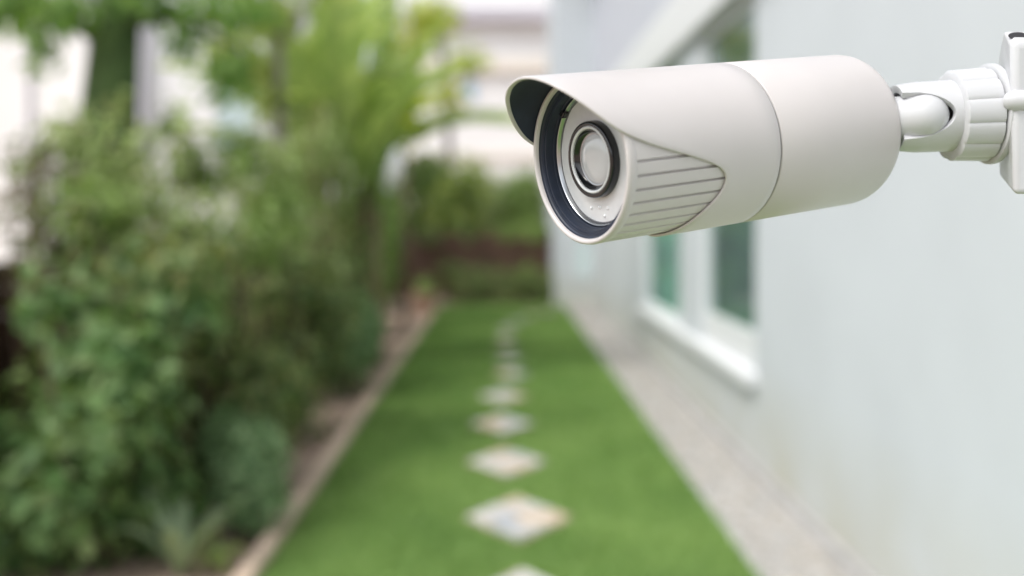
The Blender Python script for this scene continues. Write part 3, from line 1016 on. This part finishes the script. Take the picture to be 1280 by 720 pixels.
SEAM = 0.503
v, f = [], []
RI = 0.962
cols = NP
NR = 10
for k in range(cols):
    ph = 2 * PI * k / cols
    se = smax(ph)
    col = [(SEAM - .003, RI), (SEAM - .003, .99), (SEAM - .006, 1.0)]
    for i in range(1, NR): col.append((SEAM - .006 + (se + .006 - SEAM + .006) * i / NR, 1.0))
    col += [(se + .006, 1.0), (se + .0022, .9965), (se, .989), (se, RI + .010), (se + .0022, RI + .003), (se + .006, RI), (se + .10 if se < .12 else se + .06, RI)]
    for s, r_ in col: v.append(cyl(s, ph, r_))
m_ = len(col)
for k in range(cols):
    k2 = (k + 1) % cols
    for i in range(m_ - 1): f.append((k * m_ + i, k2 * m_ + i, k2 * m_ + i + 1, k * m_ + i + 1))
autosmooth(fixnorm(MB().add(v, f).build('sun_shell', M['body_paint'], cctv)), 50)

# dark lining under the visor
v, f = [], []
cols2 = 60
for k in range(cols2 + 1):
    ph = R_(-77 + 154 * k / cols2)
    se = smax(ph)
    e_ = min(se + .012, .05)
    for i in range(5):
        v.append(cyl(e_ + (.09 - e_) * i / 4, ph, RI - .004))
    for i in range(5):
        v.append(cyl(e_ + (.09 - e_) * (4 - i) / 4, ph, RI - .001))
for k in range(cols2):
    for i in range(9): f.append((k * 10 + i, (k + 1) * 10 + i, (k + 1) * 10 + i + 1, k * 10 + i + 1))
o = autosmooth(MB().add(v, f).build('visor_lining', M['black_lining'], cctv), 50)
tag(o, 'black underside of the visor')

# rear cap
autosmooth(fixnorm(revolve([(SEAM + .003, .96), (SEAM + .003, .99), (SEAM + .006, 1.0), (.75, 1.0), (.965, 1.0), (.978, .993), (.990, .975), (.997, .945), (1.0, .90), (1.0, .5), (1.0, 0.0)], 128).build('rear_cap', M['body_paint'], cctv)), 60)
o = revolve([(SEAM - .02, .972), (SEAM + .02, .972)], 128).build('seam_gasket', M['gasket'], cctv, smooth=True)

# inner body with long cooling grooves on both cheeks
prof = []
GR = [93.5 + 9.5 * k for k in range(10)]
angs = []
for a_ in range(0, 720):
    angs.append(a_ / 2)
def gro(d):
    e_ = abs((d + 180) % 360 - 180)
    for g_ in GR:
        if abs(e_ - g_) < 0.55: return .915
    return .957
for a_ in angs: prof.append((math.radians(a_), gro(a_)))
v, f = [], []
rows = [.012, .03, .2, .42]
for s in rows:
    for ph, r_ in prof: v.append(cyl(s, ph, r_ if s > .02 else .957))
npf = len(prof)
for i in range(len(rows) - 1):
    for k in range(npf): f.append((i * npf + k, i * npf + (k + 1) % npf, (i + 1) * npf + (k + 1) % npf, (i + 1) * npf + k))
o = fixnorm(MB().add(v, f).build('grooved_body', M['body_paint'], cctv))
autosmooth(o, 30)

# front rim
autosmooth(fixnorm(revolve([(.020, .950), (.016, .962), (.002, .962), (-.004, .957), (-.0075, .945), (-.0085, .930), (-.0075, .912), (-.003, .898), (.006, .890), (.02, .888)], 128).build('front_rim', M['body_paint'], cctv)), 60)
# dark recess, stepped
autosmooth(fixnorm(revolve([(.002, .894), (.007, .886), (.010, .872), (.0105, .842), (.0135, .838), (.014, .812), (.020, .803), (.036, .797), (.037, .785), (.060, .780)], 128).build('recess_wall', M['black_lining'], cctv)), 25)
autosmooth(fixnorm(revolve([(.060, .781), (.046, .778), (.044, .768), (.046, .756), (.054, .750), (.056, .740)], 128).build('bezel_ring', M['silver'], cctv)), 60)
autosmooth(fixnorm(revolve([(.057, .745), (.053, .742), (.0525, .730), (.057, .726)], 128).build('inner_bezel', M['gasket'], cctv)), 60)
# two dark clips across the bezel
for a0 in (-42, 138):
    v = []
    for s_ in (.036, .055):
        for ph in (a0 - 3.5, a0 + 3.5):
            for r_ in (.73, .815): v.append(cyl(s_, R_(ph), r_))
    f = [(0, 1, 3, 2), (4, 6, 7, 5), (0, 4, 5, 1), (2, 3, 7, 6), (0, 2, 6, 4), (1, 5, 7, 3)]
    fixnorm(MB().add(v, f).build('clip', M['black_gloss'], cctv, bevel=0.0006))
# pale face plate with two flats
v = []
for k in range(120):
    ph = 2 * PI * k / 120
    r_ = .728
    for c0 in (-58, 122):
        dd = math.cos(ph - R_(c0))
        if dd > 0: r_ = min(r_, .685 / dd)
    v.append(cyl(.0545, ph, r_))
plate = MB().add(v + [cyl(.058, 2 * PI * k / 120, .78) for k in range(120)], [tuple(range(120))] + [(k, (k + 1) % 120, 120 + (k + 1) % 120, 120 + k) for k in range(120)])
fixnorm(plate.build('face_plate', M['plate'], cctv))
revolve([(.0590, .84), (.0590, .0)], 96).build('plate_back', M['gasket'], cctv)
# lens barrel: black ring, pale ring, black ring, glass
autosmooth(fixnorm(revolve([(.0545, .448), (.036, .444), (.031, .436), (.029, .42), (.030, .396), (.034, .388)], 96).build('lens_ring', M['black_gloss'], cctv)), 50)
autosmooth(fixnorm(revolve([(.0355, .390), (.031, .386), (.030, .374), (.031, .360), (.0345, .354), (.036, .350)], 96).build('lens_trim', M['plate'], cctv)), 60)
autosmooth(fixnorm(revolve([(.034, .354), (.038, .348), (.048, .325), (.052, .300)], 96).build('lens_well', M['black_gloss'], cctv)), 50)
autosmooth(fixnorm(revolve([(.0525, .318), (.0500, .312), (.049, .302), (.0505, .290)], 96).build('lens_seat', M['silver'], cctv)), 60)
autosmooth(fixnorm(revolve([(.0515, .298), (.046, .265), (.042, .20), (.040, .12), (.0393, .0)], 96).build('lens', M['lens'], cctv)), 60)
# infrared diodes under the lens
def dome(s, ph, rad_, r_, name, m):
    c = cyl(s, ph, rad_)
    v, f = [], []
    fw = -ax
    for i in range(5):
        t = i / 4 * PI / 2
        for k in range(12):
            v.append(c + fw * (math.sin(t) * r_ * R) + (upv * math.cos(k * PI / 6) + sidev * math.sin(k * PI / 6)) * (math.cos(t) * r_ * R))
    for i in range(4):
        for k in range(12): f.append((i * 12 + k, i * 12 + (k + 1) % 12, (i + 1) * 12 + (k + 1) % 12, (i + 1) * 12 + k))
    return autosmooth(fixnorm(MB().add(v, f).build(name, m, cctv)), 60)
for a_, rr in ((168, .58), (184, .56), (200, .60), (176, .66)):
    dome(.0545, R_(a_), rr, .020, 'infrared_diode', M['led'])

# ---- wall bracket: stub, socket arm, ribbed nut, flange, shaft, block
YB = 0.592
PXM = YB / FPX                     # metres per pixel there
def bp(px, py, dy=0.0):
    q = at(px, py, YB)
    return Vector((q.x, q.y + dy, q.z))
adir = (bp(1262, 141.5) - bp(1160, 146)).normalized()
av = adir.cross(Vector((0, 1, 0))).normalized()     # across, roughly vertical
if av.z < 0: av = -av
aw = adir.cross(av).normalized()
if aw.y > 0: aw = -aw                               # towards the viewer
A0 = bp(1160, 146)


def arm(px, phi, r):
    """px: distance along the arm in photo pixels from the ball, r radius in photo pixels"""
    return A0 + adir * ((px - 1160) * PXM) + (av * math.cos(phi) + aw * math.sin(phi)) * (r * PXM)


def arev(prof, n=64, wob=None):
    v, f = [], []
    for s, r_ in prof:
        for k in range(n):
            ph = 2 * PI * k / n
            v.append(arm(s, ph, r_ * (1 + (wob(ph) if wob else 0))))
    for i in range(len(prof) - 1):
        for k in range(n): f.append((i * n + k, i * n + (k + 1) % n, (i + 1) * n + (k + 1) % n, (i + 1) * n + k))
    return MB().add(v, f)


# stub with a rounded end, rising out of the rear cap
rc = cyl(.99, 0, 0)
ball = bp(1147, 147, -0.0090)
dirs = (ball - rc).normalized()
pts = [rc + dirs * ((ball - rc).length * t) for t in (0, .4, .75)]
rad = [31.5 * PXM, 30.6 * PXM, 29.8 * PXM]
for i in range(7):
    t = i / 6 * PI / 2
    pts.append(ball + dirs * (math.sin(t) * 29 * PXM) )
    rad.append(max(1e-4, math.cos(t) * 29 * PXM))
autosmooth(fixnorm(MB().tube(pts, rad, 32).build('ball_stub', M['mount_plastic'], cctv)), 60)
# socket arm: a cup cut open towards the viewer
v, f = [], []
n = 64
secs = [(1118, 41), (1122, 43), (1140, 42.5), (1160, 43), (1175, 43.5), (1192, 44.5)]
prof_o = [(1126, 36.5), (1128, 39.5), (1133, 41.0), (1150, 42.0), (1170, 43.0), (1192, 44.5)]
rows_ = 24
for i in range(rows_ + 1):
    t = i / rows_
    for k in range(n):
        ph = 2 * PI * k / n
        # the mouth reaches back to px 1176 on the side turned to the viewer
        c_ = max(0.0, math.sin(ph))
        half = abs(math.cos(ph)) * 41
        edge = 1118 if c_ <= 0 else 1118 + max(0.0, (1176 - 1118) * math.sqrt(max(0, 1 - (half / 27.5) ** 2)))
        px = edge + (1192 - edge) * t
        r_ = 37.5 + 6.5 * min(1, (px - 1112) / 30) ** .5 if px < 1142 else 44 + (px - 1142) * .012
        v.append(arm(px, ph, r_))
for i in range(rows_):
    for k in range(n): f.append((i * n + k, i * n + (k + 1) % n, (i + 1) * n + (k + 1) % n, (i + 1) * n + k))
o = fixnorm(MB().add(v, f).build('socket_arm', M['mount_plastic'], cctv))
sm = o.modifiers.new('solid', 'SOLIDIFY')
sm.thickness = 9 * PXM
sm.offset = -1
bv = o.modifiers.new('bevel', 'BEVEL')
bv.width = 2.2 * PXM
bv.segments = 3
bv.limit_method = 'ANGLE'
bv.angle_limit = R_(50)
o.data.polygons.foreach_set('use_smooth', [True] * len(o.data.polygons))
# ribbed nut
rib = lambda ph: 0.045 * (abs(math.cos(ph * 6)) ** .5) - .03
o = arev([(1187, 30), (1186, 46), (1186.2, 53.5), (1187.5, 55.5), (1226, 57.5), (1230, 57.5), (1231, 50)], 168, rib).build('ribbed_nut', M['mount_plastic'], cctv)
autosmooth(fixnorm(o), 40)
autosmooth(fixnorm(arev([(1232.5, 40), (1232.5, 60), (1233.5, 62.5), (1237, 63), (1240.5, 62.5), (1241.5, 60), (1241.5, 44)], 96).build('flange', M['mount_plastic'], cctv)), 60)
autosmooth(fixnorm(arev([(1236, 48), (1262, 48)], 64).build('shaft', M['mount_plastic'], cctv)), 60)
# mounting block: tall face towards the viewer, narrowing to the back
YFr, YBk = 0.562, 0.618
def q(px, py, Y): return tuple(at(px, py, Y))
xr = 0.34
fl, bk = at(1266.5, 0, YFr).x, at(1248.5, 0, YBk).x
z = lambda py, Y: CAMH - (py - VY) * Y / FPX
v = [(fl, YFr, z(52, YFr)), (fl, YFr, z(244, YFr)), (xr, YFr, z(244, YFr)), (xr, YFr, z(52, YFr)),
     (bk, YBk, z(68, YBk)), (bk, YBk, z(222, YBk)), (xr, YBk, z(222, YBk)), (xr, YBk, z(68, YBk)),
     (fl - .0008, YFr + .012, z(38, YFr + .012)), (xr, YFr + .012, z(38, YFr + .012))]
f = [(0, 1, 2, 3), (5, 4, 7, 6), (1, 5, 6, 2), (0, 3, 9, 8), (8, 9, 7, 4), (0, 8, 4, 5, 1), (3, 2, 6, 7, 9)]
o = fixnorm(MB().add(v, f).build('mounting_block', M['mount_plastic'], cctv, bevel=0.0035, seg=4))
autosmooth(o, 20)
# rounded boss across the block and a flat disc painted dark as the screw hole's shade
pts = [at(1262, 126, YFr + .004), at(1266, 126, YFr + .001), at(1290, 126, YFr)]
autosmooth(fixnorm(MB().tube([at(1258.5, 126, YFr + .006), at(1259.5, 126, YFr + .0055), at(1262, 126, YFr + .004), at(1266, 126, YFr + .0025), at(1330, 126, YFr + .0025)], [.0005, .0034, .0052, .0062, .0062], 24).build('cable_boss', M['mount_plastic'], cctv)), 60)
c = Vector((at(1279, 0, YFr).x, YFr + .0055, z(46, YFr + .0055)))
nv = Vector((0, -.0085, .012)).normalized() if False else Vector((0, -math.cos(R_(28)), math.sin(R_(28))))
uu = Vector((1, 0, 0)); vv = nv.cross(uu)
ring = [c + nv * .0006 + uu * (math.cos(k * PI / 12) * .0058) + vv * (math.sin(k * PI / 12) * .0028) for k in range(24)]
MB().add(ring, [tuple(range(24))]).build('screw_hole', M['dark_hole'], cctv)
# steel beam carrying the block from the house wall
MB().box(xr - .002, WALLX - .006, .570, .610, 1.63, 1.69).build('support_beam', M['mount_plastic'], cctv, bevel=.004)
MB().box(WALLX - .006, WALLX + .002, .55, .674, 1.57, 1.75).build('wall_plate', M['mount_plastic'], cctv)
